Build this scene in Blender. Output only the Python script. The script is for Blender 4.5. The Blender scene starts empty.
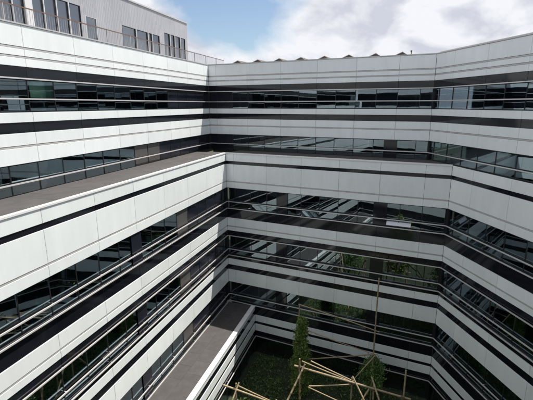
import bpy, math, random
from mathutils import Vector, Matrix, noise
random.seed(11)
R = math.radians
scn = bpy.context.scene
C = scn.collection
GZ = 19.5                                   # eye height above the courtyard ground; levels below are relative to the eye

# ------------------------------------------------------------------ camera
cam = bpy.data.cameras.new('camera'); cam.sensor_width = 36; cam.lens = 36*393.17/533
cam.clip_start = .05; cam.clip_end = 6000
camo = bpy.data.objects.new('camera', cam); C.objects.link(camo)
camo.location = (0, 0, GZ)
camo.rotation_euler = (R(90-13.5946), R(0.0), 0)
camo.rotation_euler.rotate_axis('Z', R(-.084))
scn.camera = camo
scn.view_settings.view_transform = 'Standard'; scn.view_settings.look = 'None'
scn.view_settings.gamma = 1; scn.view_settings.exposure = 0.42

# ------------------------------------------------------------------ sun and sky
SD = Vector((-.4006, -.1379, -.906)).normalized()          # direction the sunlight travels
sun = bpy.data.lights.new('sun', 'SUN'); sun.energy = 5.0; sun.angle = R(.53); sun.color = (1, .94, .865)
suno = bpy.data.objects.new('sun', sun); C.objects.link(suno)
suno.rotation_euler = SD.to_track_quat('-Z', 'Y').to_euler(); suno.location = (20, 10, 60)
w = bpy.data.worlds.new('World'); scn.world = w; w.use_nodes = True
nt = w.node_tree; nt.nodes.clear()
def N(t, **k):
    n = nt.nodes.new(t)
    for a, b in k.items(): setattr(n, a, b)
    return n
HOLE = Vector((-.11, .945, .295)).normalized()     # a blue break in the cloud over the left wing
out = N('ShaderNodeOutputWorld'); bg = N('ShaderNodeBackground'); bg.inputs[1].default_value = .104
sky = N('ShaderNodeTexSky'); sky.sky_type = 'NISHITA'; sky.sun_disc = False
sky.sun_elevation = math.asin(-SD.z); sky.sun_rotation = math.atan2(-SD.x, -SD.y)
sky.air_density = 1.0; sky.dust_density = 1.0; sky.ozone_density = 1.2
tc = N('ShaderNodeTexCoord'); sep = N('ShaderNodeSeparateXYZ')
nt.links.new(tc.outputs['Generated'], sep.inputs[0])
# heaped clouds as solid noise over the view direction, flattened a little
mp = N('ShaderNodeMapping'); nt.links.new(tc.outputs['Generated'], mp.inputs[0]); mp.inputs['Location'].default_value = (3.1, 7.4, .5); mp.inputs['Scale'].default_value = (1, 1, 1.7)
n1 = N('ShaderNodeTexNoise'); n1.inputs['Scale'].default_value = 2.4; n1.inputs['Detail'].default_value = 9; n1.inputs['Roughness'].default_value = .56
n1.inputs['Distortion'].default_value = .25
nt.links.new(mp.outputs[0], n1.inputs['Vector'])
cr = N('ShaderNodeValToRGB'); cr.color_ramp.elements[0].position = .28; cr.color_ramp.elements[1].position = .41
hv = N('ShaderNodeVectorMath', operation='DOT_PRODUCT'); hv.inputs[1].default_value = HOLE
nt.links.new(tc.outputs['Generated'], hv.inputs[0])
hm = N('ShaderNodeMapRange'); hm.interpolation_type = 'SMOOTHSTEP'; nt.links.new(hv.outputs['Value'], hm.inputs[0])
hm.inputs[1].default_value = .962; hm.inputs[2].default_value = .999; hm.inputs[3].default_value = 0; hm.inputs[4].default_value = .20
hs = N('ShaderNodeMath', operation='SUBTRACT'); nt.links.new(n1.outputs['Fac'], hs.inputs[0]); nt.links.new(hm.outputs[0], hs.inputs[1])
# seen side-on near the horizon the clouds close up; overhead more blue shows between them
zk = N('ShaderNodeMath', operation='MULTIPLY_ADD'); nt.links.new(sep.outputs[2], zk.inputs[0]); zk.inputs[1].default_value = -.07
nt.links.new(hs.outputs[0], zk.inputs[2]); nt.links.new(zk.outputs[0], cr.inputs[0])
n2 = N('ShaderNodeTexNoise'); n2.inputs['Scale'].default_value = 7.5; n2.inputs['Distortion'].default_value = .35; n2.inputs['Detail'].default_value = 8; n2.inputs['Roughness'].default_value = .52
nt.links.new(mp.outputs[0], n2.inputs['Vector'])
cr2 = N('ShaderNodeValToRGB')
cr2.color_ramp.elements[0].position = .40; cr2.color_ramp.elements[0].color = (4.6, 4.75, 5.4, 1)
cr2.color_ramp.elements[1].position = .565; cr2.color_ramp.elements[1].color = (6.6, 6.7, 7.0, 1)
nt.links.new(n2.outputs['Fac'], cr2.inputs[0])
mx = N('ShaderNodeMix', data_type='RGBA')
nt.links.new(cr.outputs[0], mx.inputs['Factor']); nt.links.new(sky.outputs[0], mx.inputs[6]); nt.links.new(cr2.outputs[0], mx.inputs[7])
nt.links.new(mx.outputs[2], bg.inputs[0]); nt.links.new(bg.outputs[0], out.inputs[0])

# ------------------------------------------------------------------ materials
def newmat(name):
    m = bpy.data.materials.new(name); m.use_nodes = True
    t = m.node_tree; b = t.nodes['Principled BSDF']; return m, t, b
def mat(name, col, rough=.5, metal=0, spec=.5, var=.0, scale=3.0, bump=0.0, bscale=20., stretch=(1, 1, 1), objvar=0.0):
    m, t, b = newmat(name)
    b.inputs['Roughness'].default_value = rough; b.inputs['Metallic'].default_value = metal
    b.inputs['Specular IOR Level'].default_value = spec
    b.inputs['Base Color'].default_value = (*col, 1)
    if var or bump:
        tcn = t.nodes.new('ShaderNodeTexCoord'); mpn = t.nodes.new('ShaderNodeMapping'); mpn.inputs['Scale'].default_value = stretch
        geo = t.nodes.new('ShaderNodeNewGeometry'); t.links.new(geo.outputs['Position'], mpn.inputs[0])
    last = None
    if var:
        no = t.nodes.new('ShaderNodeTexNoise'); no.inputs['Scale'].default_value = scale; no.inputs['Detail'].default_value = 6
        no.inputs['Roughness'].default_value = .62
        t.links.new(mpn.outputs[0], no.inputs['Vector'])
        ra = t.nodes.new('ShaderNodeMapRange'); ra.inputs[1].default_value = .3; ra.inputs[2].default_value = .7
        ra.inputs[3].default_value = 1-var; ra.inputs[4].default_value = 1+var*.6
        t.links.new(no.outputs['Fac'], ra.inputs[0]); last = ra.outputs[0]
    if objvar:
        oi = t.nodes.new('ShaderNodeObjectInfo'); rb = t.nodes.new('ShaderNodeMapRange')
        rb.inputs[3].default_value = 1-objvar; rb.inputs[4].default_value = 1+objvar
        t.links.new(oi.outputs['Random'], rb.inputs[0])
        if last is None: last = rb.outputs[0]
        else:
            mu = t.nodes.new('ShaderNodeMath'); mu.operation = 'MULTIPLY'
            t.links.new(last, mu.inputs[0]); t.links.new(rb.outputs[0], mu.inputs[1]); last = mu.outputs[0]
    if last is not None:
        vm = t.nodes.new('ShaderNodeVectorMath'); vm.operation = 'SCALE'; vm.inputs[0].default_value = col
        t.links.new(last, vm.inputs['Scale']); t.links.new(vm.outputs[0], b.inputs['Base Color'])
    if bump:
        nb = t.nodes.new('ShaderNodeTexNoise'); nb.inputs['Scale'].default_value = bscale; nb.inputs['Detail'].default_value = 4
        t.links.new(mpn.outputs[0], nb.inputs['Vector'])
        bp = t.nodes.new('ShaderNodeBump'); bp.inputs['Strength'].default_value = bump; bp.inputs['Distance'].default_value = .02
        t.links.new(nb.outputs['Fac'], bp.inputs['Height']); t.links.new(bp.outputs[0], b.inputs['Normal'])
    return m
def glassmat(name, tint, refl, r0, r1, tr):
    m = bpy.data.materials.new(name); m.use_nodes = True; t = m.node_tree; t.nodes.clear()
    o = t.nodes.new('ShaderNodeOutputMaterial'); mi = t.nodes.new('ShaderNodeMixShader')
    tp = t.nodes.new('ShaderNodeBsdfTransparent'); tp.inputs[0].default_value = (*tint, 1)
    gl = t.nodes.new('ShaderNodeBsdfGlossy'); gl.inputs['Color'].default_value = (*refl, 1); gl.inputs['Roughness'].default_value = .012
    lw = t.nodes.new('ShaderNodeLayerWeight'); lw.inputs[0].default_value = .3
    mr = t.nodes.new('ShaderNodeMapRange'); mr.inputs[3].default_value = r0; mr.inputs[4].default_value = r1
    t.links.new(lw.outputs['Fresnel'], mr.inputs[0]); t.links.new(mr.outputs[0], mi.inputs[0])
    t.links.new(tp.outputs[0], mi.inputs[1]); t.links.new(gl.outputs[0], mi.inputs[2]); t.links.new(mi.outputs[0], o.inputs[0])
    # faint waviness of float glass
    geo = t.nodes.new('ShaderNodeNewGeometry'); nb = t.nodes.new('ShaderNodeTexNoise'); nb.inputs['Scale'].default_value = .9
    t.links.new(geo.outputs['Position'], nb.inputs['Vector'])
    bp = t.nodes.new('ShaderNodeBump'); bp.inputs['Strength'].default_value = .06; bp.inputs['Distance'].default_value = .02
    t.links.new(nb.outputs['Fac'], bp.inputs['Height']); t.links.new(bp.outputs[0], gl.inputs['Normal'])
    return m
M = {}
M['white'] = mat('white_glass_cladding', (.775, .822, .825), .20, spec=.5, var=.055, scale=1.1, stretch=(1.6, 1.6, .3), objvar=.03)
M['dark'] = mat('dark_spandrel_glass', (.010, .0115, .0165), .07, spec=.55, var=.3, scale=1.3, objvar=.2)
M['navy'] = mat('navy_panel', (.013, .015, .024), .18, spec=.5, var=.2, scale=1.5, objvar=.15)
M['grey'] = mat('grey_panel', (.075, .073, .072), .4, var=.1, scale=2, objvar=.1)
M['glass'] = glassmat('window_glass', (.84, .88, .88), (.74, .87, .95), .155, .85, 0)
M['glass2'] = glassmat('clear_window_glass', (.86, .88, .89), (.85, .88, .92), .06, .8, 0)
M['alu'] = mat('pale_aluminium', (.66, .65, .645), .38, metal=.35, var=.06, scale=2)
M['frame'] = mat('dark_window_frame', (.022, .022, .025), .4, metal=.3)
M['strip'] = mat('grey_joint_strip', (.50, .49, .49), .45, metal=.1, var=.08, scale=3)
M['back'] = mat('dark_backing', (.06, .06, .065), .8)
M['coping'] = mat('coping_metal', (.52, .51, .50), .4, metal=.3, var=.08, scale=2)
M['wcoping'] = mat('white_coping', (.74, .74, .73), .4, var=.06, scale=2)
M['pave'] = mat('terrace_slab', (.068, .064, .063), .75, var=.2, scale=2.2, bump=.25, bscale=60, objvar=.07)
M['roof'] = mat('roof_membrane', (.30, .30, .30), .85, var=.2, scale=.6)
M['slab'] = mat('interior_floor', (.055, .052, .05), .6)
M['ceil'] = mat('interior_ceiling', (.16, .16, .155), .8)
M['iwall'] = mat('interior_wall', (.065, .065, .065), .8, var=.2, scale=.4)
M['corr'] = mat('grey_metal_siding', (.385, .395, .425), .5, metal=.1, var=.06, scale=.6, objvar=.03)
M['curtain'] = mat('pale_curtain', (.26, .265, .285), .9, var=.15, scale=2, stretch=(4, 4, .3))
M['sash'] = mat('sky_reflection_lavender', (.72, .73, .82), .35)  # sky reflection of the open vent pane, put into an opaque colour
M['rope'] = mat('dark_rope', (.10, .08, .06), .9)
M['rust'] = mat('brown_handrail', (.16, .10, .08), .5)
M['bar'] = mat('grey_railing_bar', (.33, .33, .34), .5)
M['pframe'] = mat('pale_window_frame', (.62, .62, .63), .4)
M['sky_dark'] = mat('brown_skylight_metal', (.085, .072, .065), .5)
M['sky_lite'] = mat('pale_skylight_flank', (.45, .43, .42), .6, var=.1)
M['bamboo'] = mat('bamboo', (.34, .27, .17), .6, var=.22, scale=5, objvar=.2)
M['bark'] = mat('bark', (.09, .065, .045), .9, var=.3, scale=8)
M['soil'] = mat('courtyard_ground', (.035, .045, .022), .95, var=.45, scale=1.1, bump=.5, bscale=9)
M['green'] = mat('green_blind', (.45, .74, .50), .7)
M['teal'] = mat('teal_cloth', (.20, .72, .70), .85)
M['skin'] = mat('skin', (.48, .29, .21), .6)
M['hair'] = mat('dark_hair', (.015, .012, .01), .6)
M['desk'] = mat('desk_grey', (.17, .17, .165), .5)
M['chairm'] = mat('chair_fabric', (.03, .035, .05), .8)
M['red'] = mat('red_fabric', (.50, .06, .035), .8)
M['greenpl'] = mat('green_plastic', (.02, .40, .16), .5)
M['pot'] = mat('grey_pot', (.3, .3, .3), .6)
def leafmat(name, c0, c1):
    m, t, b = newmat(name); b.inputs['Roughness'].default_value = .55
    geo = t.nodes.new('ShaderNodeNewGeometry'); ra = t.nodes.new('ShaderNodeValToRGB')
    ra.color_ramp.elements[0].color = (*c0, 1); ra.color_ramp.elements[1].color = (*c1, 1)
    t.links.new(geo.outputs['Random Per Island'], ra.inputs[0]); t.links.new(ra.outputs[0], b.inputs['Base Color'])
    return m
M['leafA'] = leafmat('conifer_leaf', (.05, .095, .018), (.19, .27, .055))
M['leafB'] = leafmat('broad_leaf', (.04, .095, .02), (.14, .25, .06))
M['cover'] = leafmat('ground_cover_leaf', (.03, .065, .016), (.11, .18, .045))

# ------------------------------------------------------------------ mesh helpers
def mesh(name, v, f, m, smooth=False):
    me = bpy.data.meshes.new(name); me.from_pydata(v, [], f); me.update()
    if m is not None: me.materials.append(m)
    if smooth: me.polygons.foreach_set('use_smooth', [True]*len(me.polygons))
    return me
def obj(name, me, parent=None, loc=(0, 0, 0)):
    o = bpy.data.objects.new(name, me); C.objects.link(o); o.parent = parent; o.location = loc; return o
def tag(o, label=None, cat=None, group=None, kind=None):
    if label: o['label'] = label
    if cat: o['category'] = cat
    if group: o['group'] = group
    if kind: o['kind'] = kind
    return o
BF = [(0, 3, 2, 1), (4, 5, 6, 7), (0, 1, 5, 4), (1, 2, 6, 5), (2, 3, 7, 6), (3, 0, 4, 7)]
def bv(x0, x1, y0, y1, z0, z1):
    return [(x0, y0, z0), (x1, y0, z0), (x1, y1, z0), (x0, y1, z0), (x0, y0, z1), (x1, y0, z1), (x1, y1, z1), (x0, y1, z1)]
class MB:
    def __init__(s): s.v = []; s.f = []
    def box(s, *a):
        n = len(s.v); s.v += bv(*a); s.f += [tuple(i+n for i in q) for q in BF]; return s
    def add(s, v, f):
        n = len(s.v); s.v += v; s.f += [tuple(i+n for i in q) for q in f]; return s
    def tube(s, a, b, r0, r1=None, k=7, cap=True):
        r1 = r0 if r1 is None else r1
        a = Vector(a); b = Vector(b); q = (b-a).to_track_quat('Z', 'Y'); n = len(s.v)
        for p, r in ((a, r0), (b, r1)):
            for i in range(k):
                an = 2*math.pi*i/k; s.v.append(tuple(p+q @ Vector((r*math.cos(an), r*math.sin(an), 0))))
        for i in range(k): s.f.append((n+i, n+(i+1) % k, n+k+(i+1) % k, n+k+i))
        if cap: s.f.append(tuple(n+i for i in reversed(range(k)))); s.f.append(tuple(n+k+i for i in range(k)))
        return s
    def build(s, name, m, parent=None, loc=(0, 0, 0), smooth=False):
        return obj(name, mesh(name, s.v, s.f, m, smooth), parent, loc)
CACHE = {}
def cbox(name, m, parent, x0, x1, y0, y1, z0, z1, bev=.0):
    """a box part; alike boxes share one mesh (centred in x and z)"""
    sx, sy, sz = round(x1-x0, 3), round(y1-y0, 3), round(z1-z0, 3)
    key = (name, m, sx, sy, sz, bev)
    if key not in CACHE:
        if bev and min(sx, sz) > 3*bev:
            v = [(-sx/2+bev, 0, -sz/2+bev), (sx/2-bev, 0, -sz/2+bev), (sx/2-bev, 0, sz/2-bev), (-sx/2+bev, 0, sz/2-bev),
                 (-sx/2, bev, -sz/2), (sx/2, bev, -sz/2), (sx/2, bev, sz/2), (-sx/2, bev, sz/2),
                 (-sx/2, sy, -sz/2), (sx/2, sy, -sz/2), (sx/2, sy, sz/2), (-sx/2, sy, sz/2)]
            f = [(0, 1, 2, 3), (11, 10, 9, 8)]
            for a, b in ((0, 4), (4, 8)):
                for i in range(4): j = (i+1) % 4; f.append((a+i, b+i, b+j, a+j))
            CACHE[key] = mesh(name, v, f, M[m])
        else:
            CACHE[key] = mesh(name, bv(-sx/2, sx/2, 0, sy, -sz/2, sz/2), BF, M[m])
    return obj(name, CACHE[key], parent, ((x0+x1)/2, y0, (z0+z1)/2))

# ------------------------------------------------------------------ wall planes of the courtyard (plan view)
def nrm(a): return Vector((math.cos(R(a)), math.sin(R(a))))
THL, THB, THR = 163.0152, 65.3934, 11.0773
DLU, DLL, DLB, DBU, DBL, DR = 13.708, 11.403, 9.10, 27.310, 25.2206, 15.040
def inter(t1, d1, t2, d2):
    a, b = nrm(t1), nrm(t2); det = a.x*b.y-a.y*b.x
    return Vector(((d1*b.y-d2*a.y)/det, (a.x*d2-b.x*d1)/det))
class Wing:
    def __init__(s, th, d, corner, label):
        s.n = nrm(th); s.e = Vector((s.n.y, -s.n.x)); s.d = d; s.o = corner
        s.root = obj('office_wing', None, None, (corner.x, corner.y, 0)); s.root.rotation_euler = (0, 0, math.atan2(s.e.y, s.e.x))
        tag(s.root, label, 'building')
    def a(s, p): return (p-s.o).dot(s.e)             # position along the wall
    def y(s, d): return d-s.d
UPW = [(2.985, 2.142), (2.142, 1.802), (1.802, 1.45), (-.274, -.657), (-1.06, -1.581), (-1.581, -2.25)]
UPD = [(1.45, 1.0), (-.657, -1.06)]
UPG = [(1.0, -.274, .235), (-2.25, -3.48, -2.988)]
LOW = [(-3.46, -4.04), (-4.27, -5.58), (-5.58, -6.06), (-8.40, -9.08), (-9.08, -9.43), (-11.75, -12.25), (-12.66, -13.72)]
LOD = [(-4.04, -4.27), (-7.65, -8.40), (-9.43, -9.84), (-11.45, -11.75), (-12.25, -12.66)]
LOG = [(-6.06, -7.65, -7.12), (-9.84, -11.45, -10.93), (-13.72, -15.35, -14.75)]
BAW = [(-16.15, -16.70), (-16.92, -17.52)]
BAD = [(-15.35, -16.15), (-16.70, -16.92), (-17.52, -17.98)]
BAG = [(-17.98, -19.5, None)]
RAILS_U = [1.0, .235, -2.988]
RAILS_L = [-7.12, -7.65, -9.84, -10.93, -11.45, -14.75, -15.35]
RAILS_B = [-17.98]
GROOVES = {2.142, 1.802, -1.581, -5.58, -9.08}
MOD = 2.65
def cuts(a0, a1, j0, mod):
    k = math.ceil((a0-j0)/mod); r = [a0]
    while j0+k*mod < a1-.02:
        p = j0+k*mod
        if p > a0+.02: r.append(p)
        k += 1
    return r+[a1]
def panels(wg, rows, a0, a1, j0, y, name, m, g=.0065, bev=.006, mod=MOD):
    for z1, z0 in rows:
        t = z1-(.045 if z1 in GROOVES else .004); b = z0+(.045 if z0 in GROOVES else .004)
        c = cuts(a0, a1, j0, mod)
        for p, q in zip(c, c[1:]):
            o = cbox(name, m, wg.root, p+g, q-g, y, y+.05, b+GZ, t+GZ, bev)
            if m == 'white':       # hand-set panels are never perfectly true
                o.rotation_euler = (random.gauss(0, .0012), 0, random.gauss(0, .0010))
            else: o.rotation_euler = (random.gauss(0, .002), 0, random.gauss(0, .0015))
FR = {}
def window(wg, p, q, y, z0, z1, zt, fill='glass', tilt=0):
    """one bay: frame part with panes as sub-parts"""
    wd = round(q-p, 3); key = (wd, z0, z1)
    if key not in FR:
        mb = MB(); h = wd/2; t = .019
        mb.box(-h, -h+t, .015, .052, z0, z1); mb.box(h-t, h, .015, .052, z0, z1)
        mb.box(-h+t, h-t, .017, .050, z0, z0+.05); mb.box(-h+t, h-t, .017, .050, z1-.05, z1)
        if zt is not None: mb.box(-h+t, h-t, .019, .048, zt-.03, zt+.03)
        FR[key] = mesh('window', mb.v, mb.f, M['frame'])
    o = obj('window', FR[key], wg.root, ((p+q)/2, y, GZ))
    spans = [(z0+.05, z1-.05)] if zt is None else [(z0+.05, zt-.03), (zt+.03, z1-.05)]
    for i, (b, t) in enumerate(spans):
        sx = wd-.038
        key2 = ('pane', sx, round(t-b, 3), fill)
        if key2 not in CACHE: CACHE[key2] = mesh('pane', bv(-sx/2, sx/2, 0, .012, 0, t-b), BF, M[fill])
        pn = obj('pane' if fill == 'glass' else 'infill_panel', CACHE[key2], o, (0, .03, b))
        rx = random.gauss(0, .004); rz = random.gauss(0, .004)
        if tilt and i == 0 and len(spans) == 2: rx = tilt; pn.location.y = .02
        pn.rotation_euler = (-abs(rx) if tilt and i == 0 else rx, 0, rz)
    return o
def glazing(wg, bands, a0, a1, j0, y, infill=None, tilts=None, mod=MOD):
    for fi, (z1, z0, zt) in enumerate(bands):
        c = cuts(a0, a1, j0, mod/2)
        for p, q in zip(c, c[1:]):
            if q-p < .12: continue
            mid = (p+q)/2; fill = infill(fi, mid) if infill else 'glass'
            tl = tilts(fi, mid) if tilts else 0
            window(wg, p, q, y, z0, z1, zt, fill, tl)
def rails(wg, zs, a0, a1, y, j0):
    for z in zs:
        mb = MB().box(a0, a1, y-.085, y-.03, z+GZ-.022, z+GZ+.030)
        for p in cuts(a0, a1, j0, MOD)[1:-1]: mb.box(p-.012, p+.012, y-.031, y+.10, z+GZ-.018, z+GZ-.002)
        mb.build('facade_rail', M['alu'], wg.root)
def strips(wg, zs, a0, a1, y):
    for z in zs:
        cbox('joint_strip', 'strip', wg.root, a0, a1, y+.012, y+.05, z+GZ-.033, z+GZ+.033)
def backing(wg, bands, a0, a1, y, depth=.25):
    for z1, z0 in bands: cbox('wall', 'back', wg.root, a0, a1, y+.056, y+.056+depth, z0+GZ, z1+GZ)
def interior(wg, floors, a0, a1, y, depth):
    for zt, zb in floors:                 # room between floor level zb and ceiling zt
        cbox('floor_slab', 'slab', wg.root, a0, a1, y+.35, y+depth, zb+GZ-.25, zb+GZ)
        cbox('ceiling', 'ceil', wg.root, a0, a1, y+.35, y+depth, zt+GZ, zt+GZ+.12)
        cbox('inner_wall', 'iwall', wg.root, a0, a1, y+depth, y+depth+.15, zb+GZ-.25, zt+GZ+.12)
        k = a0+2.0
        while k < a1-1:                    # cross partitions and columns
            cbox('partition', 'iwall', wg.root, k, k+.12, y+1.2, y+depth, zb+GZ, zt+GZ)
            k += random.choice((5.3, 7.95, 7.95))

O_LU_BU = inter(THL, DLU, THB, DBU); O_LL_BL = inter(THL, DLL, THB, DBL); O_BU_R = inter(THB, DBU, THR, DR)
O_BL_R = inter(THB, DBL, THR, DR); O_LB_BL = inter(THL, DLB, THB, DBL)
YC = -1.1                                # the fourth side of the courtyard, behind the photographer

# ------------------------------------------------------------------ ground
g = mesh('ground', [(-400, -400, 0), (400, -400, 0), (400, 400, 0), (-400, 400, 0)], [(0, 1, 2, 3)], M['soil'])
tag(obj('ground', g), kind='structure')

# ------------------------------------------------------------------ left wing (sunlit)
LW = Wing(THL, DLU, O_LU_BU, 'sunlit left office wing banded in white panels, with a railed roof terrace and grey penthouse')
yl, yb = LW.y(DLL), LW.y(DLB)
aE = 0.0; aL = LW.a(O_LL_BL); aB = LW.a(O_LB_BL)
aS = LW.a(Vector((-14.2, YC)))-.2
JU = -3.4; JL = aL-3.35
panels(LW, UPW, aS, aE-.004, JU, 0, 'cladding_panel', 'white'); panels(LW, UPD, aS, aE-.004, JU, .03, 'spandrel_panel', 'dark')
strips(LW, [2.142, 1.802, -1.581], aS, aE-.01, 0)
backing(LW, [(2.95, 1.0), (-.28, -2.25)], aS, aE+.4, 0)
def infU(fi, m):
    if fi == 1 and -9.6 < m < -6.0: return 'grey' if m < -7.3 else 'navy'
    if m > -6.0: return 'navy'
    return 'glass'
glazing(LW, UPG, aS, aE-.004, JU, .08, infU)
rails(LW, RAILS_U, aS, aE-.09, 0, JU)
panels(LW, LOW, aS, aL-.004, JL, yl, 'cladding_panel', 'white'); panels(LW, LOD, aS, aL-.004, JL, yl+.03, 'spandrel_panel', 'dark')
strips(LW, [-5.58, -9.08], aS, aL-.01, yl)
backing(LW, [(-3.50, -6.06), (-7.65, -9.84), (-11.45, -13.72)], aS, aL, yl)
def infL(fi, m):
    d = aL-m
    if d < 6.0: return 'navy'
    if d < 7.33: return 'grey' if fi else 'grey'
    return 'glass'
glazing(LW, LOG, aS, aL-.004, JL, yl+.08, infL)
for zt, zb, _ in LOG:                                      # column covers on every third module
    for k in (3, 6, 9):
        p = JL-.02-MOD*k
        if p < aS+1: continue
        cbox('column_cover', 'navy', LW.root, p-.40, p+.40, yl+.062, yl+.078, zb+GZ+.004, zt+GZ-.004)
rails(LW, RAILS_L, aS, aL-.09, yl, JL)
panels(LW, [(-15.40, -15.72)]+BAW, aS, aB-.004, JL, yb, 'cladding_panel', 'white')
panels(LW, [(-15.72, -16.15), (-16.70, -16.92), (-17.52, -17.98)], aS, aB-.004, JL, yb+.03, 'spandrel_panel', 'dark')
backing(LW, [(-15.45, -17.98)], aS, aB, yb)
glazing(LW, BAG, aS, aB-.004, JL, yb+.08); rails(LW, RAILS_B, aS, aB-.09, yb, JL)
def corner_posts(wg, bands, a, y, s=-1):
    for z1, z0, _ in bands: cbox('corner_post', 'frame', wg.root, a-.03, a+.14, y+.02, y+.24, z0+GZ+.003, z1+GZ-.003)
corner_posts(LW, UPG, aE, 0); corner_posts(LW, LOG, aL, yl); corner_posts(LW, BAG, aB, yb)
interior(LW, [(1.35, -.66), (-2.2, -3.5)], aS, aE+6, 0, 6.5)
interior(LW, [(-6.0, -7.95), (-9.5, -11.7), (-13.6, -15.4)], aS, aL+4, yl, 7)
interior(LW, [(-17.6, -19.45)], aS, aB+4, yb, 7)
# terraces: slabs, kerb coping
def terrace(wg, a0, a1, y0, y1, z, cop, copm, rows, ml):
    cbox('terrace_deck', 'back', wg.root, a0, a1, y0+.06, y1+.2, z+GZ-.30, z+GZ-.035)
    cbox('coping', copm, wg.root, a0, a1, y0-.035, y0+cop, z+GZ-.05, z+GZ+.02)
    wy = (y1-.0-(y0+cop))/rows; p = a1; r = 0
    n = int((a1-a0)/ml)
    for i in range(n):
        for k in range(rows):
            sh = ml*.5*(k % 2)
            x1 = a1-i*ml-sh; x0 = max(a0, x1-ml)
            o = cbox('paving_slab', 'pave', wg.root, x0+.003, x1-.003, y0+cop+k*wy+.003, y0+cop+(k+1)*wy-.003, z+GZ-.030, z+GZ-.0)
            o.rotation_euler = (random.gauss(0, .0015), random.gauss(0, .001), 0); o.location.z += random.gauss(0, .0015)
    for k in range(rows):
        if k % 2: cbox('paving_slab', 'pave', wg.root, a1-ml*.5+.006, a1-.006, y0+cop+k*wy+.006, y0+cop+(k+1)*wy-.006, z+GZ-.03, z+GZ-.001)
terrace(LW, aS, aL+.0, yl, .06, -3.44, .16, 'wcoping', 2, 1.3)
terrace(LW, aS, aB, yb, yl+.06, -15.38, .30, 'wcoping', 2, 1.25)
# roof, parapet cap, railing, penthouse
cbox('coping', 'coping', LW.root, aS, aE-.002, -.03, .42, 2.99+GZ, 3.045+GZ)
cbox('roof', 'roof', LW.root, aS, 14, .43, 16, 2.55+GZ, 2.68+GZ)
ry = LW.y(14.15)
mb = MB().box(aS, 4.2, ry-.022, ry+.022, 3.74+GZ, 3.78+GZ); mb.build('handrail', M['rust'], LW.root)
mb = MB().box(aS, 4.2, ry-.012, ry+.012, 2.90+GZ, 2.93+GZ)
k = aS+.3
while k < 4.2:
    mb.box(k-.005, k+.005, ry-.005, ry+.005, 2.93+GZ, 3.74+GZ); k += .125
mb.build('railing_bars', M['bar'], LW.root)
k = aS+.3
while k < 4.3:
    cbox('railing_post', 'bar', LW.root, k-.022, k+.022, ry-.022, ry+.022, 2.68+GZ, 3.742+GZ); k += 1.95
ph = obj('penthouse', None, LW.root, (0, LW.y(16.7), GZ)); PT = 6.58; PE = 2.52; PS = -22
# wall in metal sheets with openings cut by splitting
OPEN = [(-21.5, -13.55, 2.95, 5.31), (-13.14, -9.85, 2.95, 5.31), (-9.5, -8.6, 2.72, 4.90), (-6.25, -1.85, 2.95, 4.97), (-1.15, 2.1, 2.95, 5.33)]
edges = sorted({PS, PE} | {e for o_ in OPEN for e in o_[:2]})
fine = []
for p, q in zip(edges, edges[1:]):
    n = max(1, round((q-p)/.9)); fine += [(p+(q-p)*i/n, p+(q-p)*(i+1)/n) for i in range(n)]
for p, q in fine:
    m_ = (p+q)/2; op = [o_ for o_ in OPEN if o_[0] < m_ < o_[1]]
    segs = [(2.68, PT)] if not op else ([(op[0][3], PT)] + ([(2.68, op[0][2])] if op[0][2] > 2.75 else []))
    for z0, z1 in segs:
        mb = MB().box(p+.003, q-.003, 0, .06, z0, z1); 
        n = max(2, int((q-p)/.15))
        for i in range(n):
            x = p+(q-p)*(i+.5)/n; mb.box(x-.014, x+.014, -.005, .001, z0+.002, z1-.002)
        mb.build('siding_sheet', M['corr'], ph)
MB().box(PS, PE, .07, .2, 2.68, PT-.01).build('wall', M['iwall'], ph) if False else None
MB().box(PE-.06, PE-.001, .061, 7, 2.68, PT).build('end_wall', M['corr'], ph)
MB().box(PS, PE, 4.5, 4.6, 2.68, PT).build('inner_wall', M['iwall'], ph)
MB().box(PS-.05, PE+.06, -.06, 7, PT, PT+.09).build('roof', M['coping'], ph)
def pwin(p, q, z0, z1, door=False):
    f = MB(); t = .028
    f.box(p, p+t, .0, .08, z0, z1).box(q-t, q, .0, .08, z0, z1).box(p+t, q-t, .002, .078, z1-t, z1).box(p+t, q-t, .002, .078, z0, z0+t)
    o = f.build('door' if door else 'window', M['pframe'] if door else M['frame'], ph)
    MB().box(p+t, q-t, .04, .05, z0+t, z1-t).build('pane', M['glass2'], o)
    if door: MB().box(q-.13, q-.10, -.05, -.0, z0+.98, z0+1.12).build('handle', M['frame'], o)
PANES = [(-21.5, -20.1, -18.7, -17.3, -15.9, -14.95, -14.2, -13.55), (-13.14, -12.40, -11.58, -10.74, -9.85), None, (-6.25, -4.78, -3.38, -2.86, -1.85), (-1.15, -.36, .36, 1.24, 2.1)]
for (x0, x1, z0, z1), pe in zip(OPEN, PANES):
    if pe is None: pwin(x0, x1, z0, z1, True); continue
    for p, q in zip(pe, pe[1:]): pwin(p+.012, q-.012, z0, z1)
    for p in pe[1:-1]: MB().box(p-.024, p+.024, -.05, -.001, z0, z1).build('mullion', M['pframe'], ph)
    MB().box(x0, x1, .25, .27, z0-.1, z1).build('curtain', M['curtain'], ph)
MB().box(-13.55, -13.14, -.09, -.013, 2.68, 5.31).build('pilaster', M['pframe'], ph)
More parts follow.
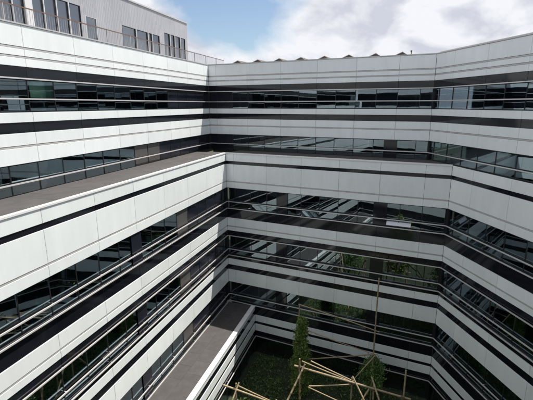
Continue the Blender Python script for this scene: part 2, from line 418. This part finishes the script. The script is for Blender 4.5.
# ------------------------------------------------------------------ back wing (shaded)
BW = Wing(THB, DBU, O_LU_BU, 'shaded rear office wing facing the camera, with small peaked skylights along its roof')
yq = BW.y(DBL); b0 = 0.0; b1 = BW.a(O_BU_R); c0 = BW.a(O_LL_BL); c1 = BW.a(O_BL_R); d0 = BW.a(O_LB_BL)
JB = b1-2.13; MB_ = 2.715
panels(BW, UPW, b0+.004, b1-.004, JB, 0, 'cladding_panel', 'white', mod=MB_); panels(BW, UPD, b0+.004, b1-.004, JB, .03, 'spandrel_panel', 'dark', mod=MB_)
strips(BW, [2.142, 1.802, -1.581], b0+.01, b1-.01, 0)
backing(BW, [(2.95, 1.0), (-.28, -2.25)], b0, b1, 0)
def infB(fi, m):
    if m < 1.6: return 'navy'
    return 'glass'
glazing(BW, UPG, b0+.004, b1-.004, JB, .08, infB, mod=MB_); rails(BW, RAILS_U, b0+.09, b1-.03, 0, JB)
JBL = c1-4.06
panels(BW, LOW, c0+.004, c1-.004, JBL, yq, 'cladding_panel', 'white', mod=2.64); panels(BW, LOD, c0+.004, c1-.004, JBL, yq+.03, 'spandrel_panel', 'dark', mod=2.64)
strips(BW, [-5.58, -9.08], c0+.01, c1-.01, yq)
backing(BW, [(-3.50, -6.06), (-7.65, -9.84), (-11.45, -13.72)], c0, c1, yq)
def tilts(fi, m):
    if fi == 0 and (5.2 < m < 6.3 or 7.9 < m < 9.0 or 9.2 < m < 10.2 ): return R(19)
    return 0
glazing(BW, LOG, c0+.004, c1-.004, JBL, yq+.08, None, tilts, mod=2.64); rails(BW, RAILS_L, c0+.09, c1-.03, yq, JBL)
for zt, zb, _ in LOG:
    for x in (7.12, 13.95): cbox('column_cover', 'dark', BW.root, x-.43, x+.43, yq+.062, yq+.078, zb+GZ+.004, zt+GZ-.004)
cbox('column_cover', 'dark', BW.root, 14.03-.43, 14.03+.43, .062, .078, -3.476+GZ, -2.254+GZ)
panels(BW, BAW, d0+.004, c1-.004, JBL, yq, 'cladding_panel', 'white', mod=2.64); panels(BW, BAD, d0+.004, c1-.004, JBL, yq+.03, 'spandrel_panel', 'dark', mod=2.64)
backing(BW, [(-15.35, -17.98)], d0, c1, yq); glazing(BW, BAG, d0+.004, c1-.004, JBL, yq+.08, mod=2.64); rails(BW, RAILS_B, d0+.09, c1-.03, yq, JBL)
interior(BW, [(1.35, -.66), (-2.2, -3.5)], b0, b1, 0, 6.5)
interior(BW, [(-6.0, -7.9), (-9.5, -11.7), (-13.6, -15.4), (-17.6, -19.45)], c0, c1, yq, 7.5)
sash = obj('open_sash', None, BW.root, (15.14, yq-.02, -7.50+GZ))
sash.rotation_euler = (R(-34), 0, 0)
MB().box(-.74, .74, -.02, 0, 0, .03).box(-.74, .74, -.02, 0, .47, .50).box(-.74, -.71, -.02, 0, .03, .47).box(.71, .74, -.02, 0, .03, .47).build('frame', M['alu'], sash)
MB().box(-.71, .71, -.014, -.006, .03, .47).build('panel', M['sash'], sash)  # pane coloured pale in place of mirrored sky
for x, y, d, zb, zt in ((b0+.02, 0, 6.5, -3.48, 2.5), (b1-.14, 0, 6.5, -3.48, 2.5), (c0+.02, yq, 7.5, -19.5, -3.62), (c1-.14, yq, 7.5, -19.5, -3.62)):
    cbox('end_wall', 'iwall', BW.root, x, x+.12, y+.36, y+d, zb+GZ, zt+GZ)
cbox('terrace_deck', 'pave', BW.root, c0+.02, c1, yq+.20, .06, -3.6+GZ, -3.47+GZ)
cbox('coping', 'wcoping', BW.root, c0+.02, c1, yq-.035, yq+.19, -3.50+GZ, -3.42+GZ)
cbox('coping', 'coping', BW.root, b0+.002, b1, -.03, .40, 2.99+GZ, 3.045+GZ)
cbox('roof', 'roof', BW.root, b0+.2, b1+6, .41, 16, 2.55+GZ, 2.68+GZ)
b_al = [15.73, 13.92, 12.06, 10.28, 8.43, 6.61, 4.71, 2.92]
for i, al in enumerate(b_al):
    x = b1-al*1.0+.55; y0 = BW.y(29.8); h = .62
    s = obj('skylight', None, BW.root, (x, y0, 2.68+GZ))
    z1 = .80
    v = [(-.72, 0, .46), (.72, 0, .46), (.1, 0, z1), (-.72, 3.2, .46), (.72, 3.2, .46), (.1, 3.2, z1)]
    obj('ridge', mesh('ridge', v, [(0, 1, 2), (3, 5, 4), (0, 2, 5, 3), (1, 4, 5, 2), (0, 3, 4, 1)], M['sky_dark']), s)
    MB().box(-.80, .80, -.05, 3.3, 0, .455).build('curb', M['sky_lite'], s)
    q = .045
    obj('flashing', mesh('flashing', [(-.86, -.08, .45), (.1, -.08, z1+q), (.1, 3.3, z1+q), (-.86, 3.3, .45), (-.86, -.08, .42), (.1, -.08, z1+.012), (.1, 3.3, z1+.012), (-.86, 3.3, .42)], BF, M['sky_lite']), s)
vp = MB().tube((b1-1.75, BW.y(30), 2.6+GZ), (b1-1.75, BW.y(30), 3.50+GZ), .03).tube((b1-1.75, BW.y(30), 3.5+GZ), (b1-1.75, BW.y(30), 3.60+GZ), .06)
vp.build('vent_pipe', M['sky_dark'], BW.root)

# ------------------------------------------------------------------ right wing (shaded)
RW = Wing(THR, DR, O_BU_R, 'shaded right office wing meeting the rear wing at an obtuse corner')
r0 = 0.0; r1 = RW.a(O_BL_R); rE = RW.a(Vector((15.35, YC)))+.2
JR = 1.74
panels(RW, UPW, r0+.004, rE, JR, 0, 'cladding_panel', 'white', mod=2.61); panels(RW, UPD, r0+.004, rE, JR, .03, 'spandrel_panel', 'dark', mod=2.61)
strips(RW, [2.142, 1.802, -1.581], r0+.01, rE, 0); backing(RW, [(2.95, 1.0), (-.28, -2.25)], r0, rE, 0)
glazing(RW, [UPG[0]], r0+.004, rE, JR, .08, mod=2.61); rails(RW, RAILS_U[:2], r0+.03, rE, 0, JR)
glazing(RW, [(-2.25, -3.44, -2.988)], r0+.004, rE, JR, .08, mod=2.61); rails(RW, [RAILS_U[2]], r0+.03, rE, 0, JR)
panels(RW, LOW, r1+.004, rE, JR, 0, 'cladding_panel', 'white', mod=2.61); panels(RW, LOD+BAD, r1+.004, rE, JR, .03, 'spandrel_panel', 'dark', mod=2.61)
strips(RW, [-5.58, -9.08], r1+.01, rE, 0); panels(RW, BAW, r1+.004, rE, JR, 0, 'cladding_panel', 'white', mod=2.61)
backing(RW, [(-3.50, -6.06), (-7.65, -9.84), (-11.45, -13.72), (-15.35, -17.98)], r1, rE, 0)
glazing(RW, LOG+BAG, r1+.004, rE, JR, .08, mod=2.61); rails(RW, RAILS_L+RAILS_B, r1+.03, rE, 0, JR)
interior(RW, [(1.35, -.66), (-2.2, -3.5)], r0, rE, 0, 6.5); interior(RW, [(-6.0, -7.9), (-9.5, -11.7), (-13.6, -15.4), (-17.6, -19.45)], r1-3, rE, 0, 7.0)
cbox('coping', 'coping', RW.root, r0+.002, rE, -.03, .40, 2.99+GZ, 3.045+GZ)
cbox('roof_edge', 'sky_dark', RW.root, r0+.02, rE, .28, .36, 3.05+GZ, 3.085+GZ)
cbox('roof_edge', 'coping', RW.root, r0+.02, rE, .20, .55, 3.085+GZ, 3.125+GZ)
cbox('roof', 'roof', RW.root, r0-3, rE, .56, 16, 2.55+GZ, 2.68+GZ)

corner_posts(RW, UPG, r0-.11, 0); corner_posts(RW, LOG+BAG, r1-.11, 0)
cbox('corner_wall', 'back', RW.root, r1-.30, r1-.02, .04, .34, 0, -3.5+GZ); cbox('corner_wall', 'back', RW.root, r0-.30, r0-.02, .04, .34, -3.45+GZ, 2.95+GZ)
cbox('corner_wall', 'back', LW.root, .03, .30, .04, .34, -3.45+GZ, 2.95+GZ); cbox('corner_wall', 'back', LW.root, aL+.03, aL+.30, yl+.04, yl+.34, -15.3+GZ, -3.5+GZ)

# ------------------------------------------------------------------ wing behind the photographer (seen in the window reflections only)
CW = obj('office_wing', None, None, (0, YC, 0)); tag(CW, 'banded office wing behind the camera, closing the courtyard', 'building')
CX0, CX1 = -14.4, 15.6
mbw, mbd, mbg, mbr = MB(), MB(), MB(), MB()
for z1, z0 in UPW+LOW+BAW: mbw.box(CX0, CX1, -.10, -.0, z0+GZ+.006, z1+GZ-.006)
for z1, z0 in UPD+LOD+BAD: mbd.box(CX0, CX1, -.12, -.03, z0+GZ, z1+GZ)
for z1, z0, _ in UPG+LOG+BAG: mbg.box(CX0, CX1, -.16, -.08, z0+GZ, z1+GZ)
for z in RAILS_L+RAILS_B: mbr.box(CX0, CX1, .03, .085, z+GZ-.022, z+GZ+.03)
mbw.build('cladding', M['white'], CW); mbd.build('spandrel_band', M['dark'], CW); mbg.build('window_band', M['navy'], CW); mbr.build('facade_rail', M['alu'], CW)
MB().box(CX0, CX1, -12, -.17, 0, 2.9+GZ).build('wall', M['back'], CW)

# ------------------------------------------------------------------ vegetation
def leaves(n, sampler, size, aspect=.5):
    v, f = [], []
    for i in range(n):
        p = Vector(sampler()); s = size*random.uniform(.6, 1.35)
        a = Vector((random.gauss(0, 1), random.gauss(0, 1), random.gauss(0, 1))).normalized()
        b = a.orthogonal().normalized(); b.rotate(Matrix.Rotation(random.uniform(0, 6.28), 3, a))
        c = a.cross(b); b *= s; c *= s*aspect; k = len(v)
        v += [tuple(p-b), tuple(p+c+a*s*.12), tuple(p+b), tuple(p-c+a*s*.12)]; f.append((k, k+1, k+2, k+3))
    return v, f
def trunk_mesh(h, r, limbs, spread):
    mb = MB(); p = Vector((0, 0, 0)); n = 7
    for i in range(n):
        q = Vector((random.gauss(0, .03), random.gauss(0, .03), h*(i+1)/n)); mb.tube(p, q, r*(1-.8*i/n), r*(1-.8*(i+1)/n), cap=False); p = q
    for i in range(limbs):
        z = h*random.uniform(.3, .95); a = random.uniform(0, 6.28); l = spread*random.uniform(.5, 1)*(1.05-z/h*.5)
        mb.tube((0, 0, z), (l*math.cos(a), l*math.sin(a), z+l*.6), r*.3, r*.08, k=5, cap=False)
    return mb
def tree(name, loc, h, prof, n, size, lm, label, group=None, limbs=18, cat='tree', zlo=.1, clump=.22, r=.09):
    t = obj(name, None, None, loc); tag(t, label, cat, group)
    rad = lambda u: prof(u)
    trunk_mesh(h*.93, r, limbs, max(rad(u/10) for u in range(11))*.9).build('trunk', M['bark'], t)
    cl = []
    for i in range(int(n/55)):
        u = random.uniform(zlo, 1); a = random.uniform(0, 6.28); rr = rad(u)*random.uniform(.25, 1.0)**.6
        cl.append((rr*math.cos(a), rr*math.sin(a), u*h, clump*random.uniform(.5, 1.2)))
    def smp():
        c = random.choice(cl); s = c[3]
        return (c[0]+random.gauss(0, s*.55), c[1]+random.gauss(0, s*.55), c[2]+random.gauss(0, s*.6))
    v, f = leaves(n, smp, size); obj('crown', mesh('crown', v, f, M[lm]), t)
    return t
col = lambda u: .10+.30*min(1, (1-u)*6)*(1 if u > .72 else 1+1.0*min(1, (.72-u)/.3)*.8)
tree('columnar_tree', (2.34, 23.46, 0), 5.79, col, 15000, .055, 'leafA', 'narrow columnar green tree tied to a tall bamboo stake', zlo=.05, limbs=30, clump=.2)
rnd = lambda r_: (lambda u: r_*max(.1, math.sin(min(1, max(0, (u-.25)/.75))*math.pi*.93+.12)))
tree('round_tree', (7.05, 22.75, 0), 3.2, rnd(.8), 5000, .065, 'leafB', 'small round-crowned green tree at the foot of the tall bamboo pole', 'leafy courtyard trees', zlo=.2, clump=.3, r=.06)
tree('round_tree', (7.3, 13.6, 0), 6.6, rnd(1.5), 7000, .08, 'leafB', 'leafy tree below the frame, mirrored in the right-hand windows', 'leafy courtyard trees', zlo=.25, clump=.4)
tree('round_tree', (1.2, 11.0, 0), 8.3, rnd(1.7), 9000, .085, 'leafA', 'sunlit leafy tree below the frame, mirrored in the rear windows', 'leafy courtyard trees', zlo=.3, clump=.42)
tree('round_tree', (-3.2, 13.0, 0), 6.2, rnd(1.4), 7000, .08, 'leafB', 'leafy tree by the left terrace, mirrored in the rear windows', 'leafy courtyard trees', zlo=.3, clump=.4)
# ground cover
def inside(p):
    q = Vector((p[0], p[1])); return nrm(THL).dot(q) < DLB-.3 and nrm(THB).dot(q) < DBL-.25 and nrm(THR).dot(q) < DR-.3 and p[1] > 3
gv = MB(); pts = []
while len(pts) < 900:
    p = (random.uniform(-8, 14), random.uniform(14, 27.5))
    if inside(p): pts.append((*p, .12+.55*max(0, noise.noise(Vector((p[0]*.45, p[1]*.45, 3)))+.35)))
def gs():
    p = random.choice(pts); return (p[0]+random.gauss(0, .28), p[1]+random.gauss(0, .28), abs(random.gauss(0, p[2]*.6))+.02)
def gsc():
    while True:
        p = gs()
        if inside(p): return p
v, f = leaves(26000, gsc, .07)
tag(obj('ground_cover', mesh('ground_cover', v, f, M['cover'])), 'low dark green planting covering the courtyard floor', 'plants', kind='stuff')

# ------------------------------------------------------------------ bamboo tree supports: poles lashed into frames
def pole(a, b, r, parent, over=.0):
    a = Vector(a); b = Vector(b); d = (b-a).normalized(); a -= d*over; b += d*over; L = (b-a).length
    mb = MB(); n = max(2, int(L/.38)); k = 8; bow = Vector((random.gauss(0, .012), random.gauss(0, .012), random.gauss(0, .008)))*L*.5
    q = d.to_track_quat('Z', 'Y'); rings = []
    for i in range(n+1):
        u = i/n; c = a+d*L*u+bow*math.sin(math.pi*u); tp = r*(1.08-.22*u)
        for dz, s in ((-.02, 1.0), (0, 1.16), (.02, 1.0)):
            if (i == 0 and dz < 0) or (i == n and dz > 0): continue
            rings.append((c+d*dz, tp*s))
    v = []
    for c, rr in rings:
        for j in range(k): an = 2*math.pi*j/k; v.append(tuple(c+q @ Vector((rr*math.cos(an), rr*math.sin(an), 0))))
    f = [(i*k+j, i*k+(j+1) % k, (i+1)*k+(j+1) % k, (i+1)*k+j) for i in range(len(rings)-1) for j in range(k)]
    m = len(rings)-1; f += [tuple(reversed(range(k))), tuple(m*k+j for j in range(k))]
    o = obj('pole', mesh('pole', v, f, M['bamboo'], True), parent); return o
def to_ground(a, b):
    a = Vector(a); b = Vector(b); d = b-a; return a+d*((0-a.z)/d.z)
bf = obj('bamboo_frame', None, None, (0, 0, 0))
RB = .044
tag(bf, 'tall bamboo stakes and thin braces in the shade before the rear wing', 'tree support')
pole((2.17, 23.64, 0), (2.17, 23.64, 6.63), .034, bf)
pole((2.18, 23.62, 6.68), (7.06, 22.28, 5.52), .036, bf, .08)
pole((2.42, 23.42, 5.03), (7.04, 22.29, 3.85), .032, bf, .08)
pole((2.4, 23.43, 2.68), (6.86, 22.32, 3.85), .042, bf, .08)
pole((6.94, 22.23, 3.78), (5.66, 22.05, 2.22), .036, bf, .08)
pole((6.91, 22.35, 0), (6.91, 22.35, 9.15), .050, bf)
bn = obj('bamboo_frame', None, None, (0, 0, 0))
tag(bn, 'large sunlit bamboo lattice with one long ledger, right of the columnar tree', 'tree support')
pole((1.72, 17.42, 0), (1.66, 17.40, 7.05), RB*1.1, bn)
pole((1.42, 17.6, 6.51), (6.49, 15.1, 6.60), RB*1.15, bn)                              # long sunlit ledger
pole(to_ground((1.93, 17.3, 6.82), (1.0, 16.6, 5.29)), (1.93, 17.3, 6.82), RB*1.2, bn)
pole((2.29, 17.8, 6.63), (4.19, 16.42, 6.52), RB*.75, bn)
pole((1.82, 17.75, 6.66), (4.05, 16.5, 6.47), RB*.75, bn)
pole((2.11, 16.9, 5.85), (4.17, 16.35, 6.40), RB*.75, bn)
pole((2.06, 16.9, 5.80), (3.9, 15.6, 5.8), RB*.65, bn)
pole((4.07, 16.4, 0), (4.11, 16.4, 6.72), RB*.9, bn)
pole(to_ground((4.1, 16.3, 6.89), (4.59, 15.5, 6.0)), (4.1, 16.3, 6.89), RB, bn)
pole(to_ground((4.93, 15.98, 7.07), (5.21, 15.3, 6.1)), (4.93, 15.98, 7.07), RB, bn)
pole((5.0, 15.9, 0), (5.02, 15.9, 6.80), RB*.9, bn)
pole((6.08, 15.2, 0), (6.19, 15.2, 8.04), RB*1.0, bn)
pole((4.85, 16.0, 6.42), (3.9, 15.3, 5.5), RB*.85, bn)
bg2 = obj('bamboo_frame', None, None, (-1.5, 17, 0)); bg2.location = (0, 0, 0)
tag(bg2, 'sunlit bamboo tripod with crossing poles beside the left terrace wall', 'tree support')
pole((-2.2, 17.27, 5.62), (.6, 15.8, 5.66), RB, bg2)
pole(to_ground((-1.4, 17.1, 5.92), (-1.75, 16.4, 5.15)), (-1.4, 17.1, 5.92), RB*1.1, bg2)
pole((-1.54, 17.0, 0), (-1.54, 17.0, 5.95), RB, bg2)
pole(to_ground((-1.45, 17.0, 5.8), (-.9, 17.5, 5.1)), (-1.45, 17.0, 5.8), RB, bg2)
pole((.45, 15.9, 0), (.45, 15.9, 5.9), RB, bg2)
# a prop under the tree nearer the camera, mirrored in the rear windows
bg3 = obj('bamboo_frame', None, None, (0, 0, 0)); tag(bg3, 'bamboo tripod round the sunlit tree below the frame', 'tree support')
for a in (0, 2.1, 4.2):
    pole((1.2+2.0*math.cos(a), 11+2.0*math.sin(a), 0), (1.2-.4*math.cos(a), 11-.4*math.sin(a), 7.4), RB, bg3)
for a in (0, 2.1, 4.2):
    pole((1.2+1.25*math.cos(a), 11+1.25*math.sin(a), 3.0), (1.2+1.25*math.cos(a+2.1), 11+1.25*math.sin(a+2.1), 3.0), RB, bg3, .3)

# ------------------------------------------------------------------ things behind the left wing's windows
def lw(a, y, z): p = LW.o+LW.e*a+LW.n*y; return (p.x, p.y, z+GZ)
LROT = math.atan2(LW.e.y, LW.e.x)
def inroom(name, a, y, z, label, cat, group=None, rz=0):
    o = obj(name, None, None, lw(a, y, z)); o.rotation_euler = (0, 0, LROT+rz); return tag(o, label, cat, group)
MB().box(-16.50+.03, -15.22-.03, .19, .21, .30+GZ, .93+GZ).build('roller_blind', M['green'], LW.root)
def desk(a, y, z, label):
    t = inroom('desk', a, y, z, label, 'desk', 'desks along the left windows')
    MB().box(-.8, .8, -.38, .38, .71, .74).build('desktop', M['desk'], t)
    for x in (-.75, .71):
        for yy in (-.34, .30): MB().box(x, x+.04, yy, yy+.04, 0, .71).build('leg', M['bar'], t)
    MB().box(-.74, .74, .33, .345, .30, .70).build('modesty_panel', M['desk'], t)
def chair(a, y, z, rz, label):
    t = inroom('office_chair', a, y, z, label, 'chair', 'office chairs at the left windows', rz)
    MB().box(-.24, .24, -.24, .24, .41, .47).build('seat', M['chairm'], t)
    MB().box(-.27, -.22, -.21, .21, .55, 1.0).build('backrest', M['chairm'], t)
    MB().tube((0, 0, .1), (0, 0, .41), .03).build('column', M['frame'], t)
    mb = MB()
    for i in range(5): mb.tube((0, 0, .1), (.28*math.cos(i*1.257), .28*math.sin(i*1.257), .04), .022, .016)
    mb.build('base', M['frame'], t)
def plant(a, y, z, label, h=.8):
    t = inroom('potted_plant', a, y, z, label, 'plant', 'potted plants on the window side')
    mb = MB().tube((0, 0, 0), (0, 0, .3), .11, .15, k=12); mb.build('pot', M['pot'], t)
    v, f = leaves(160, lambda: (random.gauss(0, .15), random.gauss(0, .15), .3+abs(random.gauss(0, h*.4))), .05, .35)
    obj('foliage', mesh('foliage', v, f, M['leafB']), t)
F3, F4 = -7.95, -11.7
def skinned(name, pts, edges, rad, m, parent, sub=2):
    me = bpy.data.meshes.new(name); me.from_pydata(pts, edges, []); me.materials.append(M[m])
    o = obj(name, me, parent); md = o.modifiers.new('Skin', 'SKIN'); md.use_smooth_shade = True
    for i, r in enumerate(rad):
        sv = me.skin_vertices[0].data[i]; sv.radius = (r, r) if isinstance(r, (int, float)) else r; sv.use_root = (i == 0)
    sb = o.modifiers.new('Sub', 'SUBSURF'); sb.levels = sub; sb.render_levels = sub
    return o
pa = aL-17.2; py = yl+.36
chair(pa-.02, py, F3, 0, 'office chair carrying the person in teal')
pe = inroom('person', pa, py, F3, 'person in a teal top seated behind the left window, arm resting forward', 'person')
P_ = [(0, 0, .53), (.05, 0, .72), (.12, 0, .93), (.16, 0, 1.04), (.17, 0, 1.11), (.19, 0, 1.22), (.20, 0, 1.31),
      (.13, -.165, .97), (.24, -.175, .76), (.45, -.13, .78), (.55, -.11, .78),
      (.13, .19, .97), (.24, .25, .74), (.46, .14, .77), (.56, .11, .77),
      (.03, -.10, .51), (.43, -.11, .50), (.40, -.11, .09), (.53, -.12, .05),
      (.03, .10, .51), (.43, .11, .50), (.40, .11, .09), (.53, .12, .05)]
E_ = [(0, 1), (1, 2), (2, 3), (3, 4), (4, 5), (5, 6), (2, 7), (7, 8), (8, 9), (9, 10), (2, 11), (11, 12), (12, 13), (13, 14),
      (0, 15), (15, 16), (16, 17), (17, 18), (0, 19), (19, 20), (20, 21), (21, 22)]
R_ = [(.13, .10), (.125, .09), (.13, .09), .055, .052, (.085, .075), (.07, .062), .058, .045, .032, .022, .058, .045, .032, .022, .085, .062, .042, .03, .085, .062, .042, .03]
skinned('body', P_, E_, R_, 'skin', pe)
skinned('top', P_[:4]+[P_[7], (.19, -.165, .87), P_[11], (.19, .225, .86)], [(0, 1), (1, 2), (2, 3), (2, 4), (4, 5), (2, 6), (6, 7)],
        [(.15, .118), (.142, .106), (.146, .104), .062, .072, .062, .072, .062], 'teal', pe)
skinned('trousers', [P_[0], P_[15], P_[16], P_[17], P_[19], P_[20], P_[21]], [(0, 1), (1, 2), (2, 3), (0, 4), (4, 5), (5, 6)], [(.145, .112), .1, .075, .056, .1, .075, .056], 'chairm', pe)
skinned('hair', [(.13, 0, 1.17), (.155, 0, 1.27), (.19, 0, 1.335)], [(0, 1), (1, 2)], [(.075, .06), (.095, .08), (.072, .062)], 'hair', pe)
for sy in (-1, 1):                                                     # five fingers a hand, ears
    h = P_[10] if sy < 0 else P_[14]
    for i, (l, o2) in enumerate(((.075, -.028), (.085, -.01), (.08, .009), (.065, .026), (.055, -.05))):
        skinned('finger', [(h[0]-.01, h[1]+o2*.8, h[2]), (h[0]+l*.55, h[1]+o2, h[2]+.006), (h[0]+l, h[1]+o2*1.1, h[2]-.014)], [(0, 1), (1, 2)], [.010, .009, .007], 'skin', pe, 1)
desk(pa+.95, py+.30, F3, 'grey desk in front of the person in teal')
desk(aL-14.6, py+.3, F3, 'grey desk behind the middle of the upper dark window row')
chair(aL-15.2, py+.3, F3, 0, 'empty office chair one window beyond the person in teal')
desk(aL-13.6, py+.1, F4, 'grey desk on the floor below, beside the red bag')
chair(aL-14.3, py+.1, F4, .4, 'office chair on the floor below, beside the potted plant')
plant(aL-15.4, yl+.55, F4, 'potted plant in the lower left window')
plant(aL-15.75, py+.12, F3+.74, 'small potted plant on the desk beside the person in teal', .3)
rb = inroom('red_bag', aL-12.02, yl+.36, F4, 'red bag standing behind the lower left window', 'bag')
v = [(-.17, -.09, 0), (.17, -.09, 0), (.17, .09, 0), (-.17, .09, 0), (-.19, -.11, .25), (.19, -.11, .25), (.19, .11, .25), (-.19, .11, .25), (-.11, -.07, .52), (.11, -.07, .52), (.11, .07, .52), (-.11, .07, .52)]
f = [(3, 2, 1, 0), (8, 9, 10, 11)]+[(a+i, a+(i+1) % 4, a+4+(i+1) % 4, a+4+i) for a in (0, 4) for i in range(4)]
bgm = obj('bag_body', mesh('bag_body', v, f, M['red'], True), rb); bgm.modifiers.new('Sub', 'SUBSURF').render_levels = 2; bgm.location.z = .10
MB().tube((-.06, 0, .59), (-.05, 0, .69), .012).tube((-.05, 0, .69), (.05, 0, .69), .012).tube((.05, 0, .69), (.06, 0, .59), .012).build('strap', M['red'], rb)
MB().box(-.2, .2, -.12, .12, 0, .12).build('base', M['desk'], rb)
gb = inroom('green_crate', -9.95, .36, -3.5, 'small bright green crate behind the upper terrace window', 'crate')
MB().box(-.22, .22, -.15, .15, 0, .02).box(-.22, -.20, -.15, .15, .02, .2).box(.20, .22, -.15, .15, .02, .2).box(-.2, .2, -.15, -.13, .02, .2).box(-.2, .2, .13, .15, .02, .2).build('crate_body', M['greenpl'], gb)
MB().box(-.24, .24, -.17, -.151, .17, .21).box(-.24, .24, .151, .17, .17, .21).build('rim', M['greenpl'], gb)

# rope lashings where the poles cross
def lash(parent, p, r=.085):
    mb = MB()
    for k in range(3): mb.tube((p[0], p[1], p[2]-.06+k*.045), (p[0]+random.gauss(0, .006), p[1]+random.gauss(0, .006), p[2]-.028+k*.045), r, r*.96, k=9)
    mb.build('lashing', M['rope'], parent)
for p in ((1.68, 17.45, 6.52), (1.80, 17.30, 6.60), (4.10, 16.36, 6.50), (5.01, 15.9, 6.52), (6.16, 15.22, 6.60)): lash(bn, p)
for p in ((-1.54, 17.02, 5.66), (.45, 15.88, 5.66)): lash(bg2, p, .075)
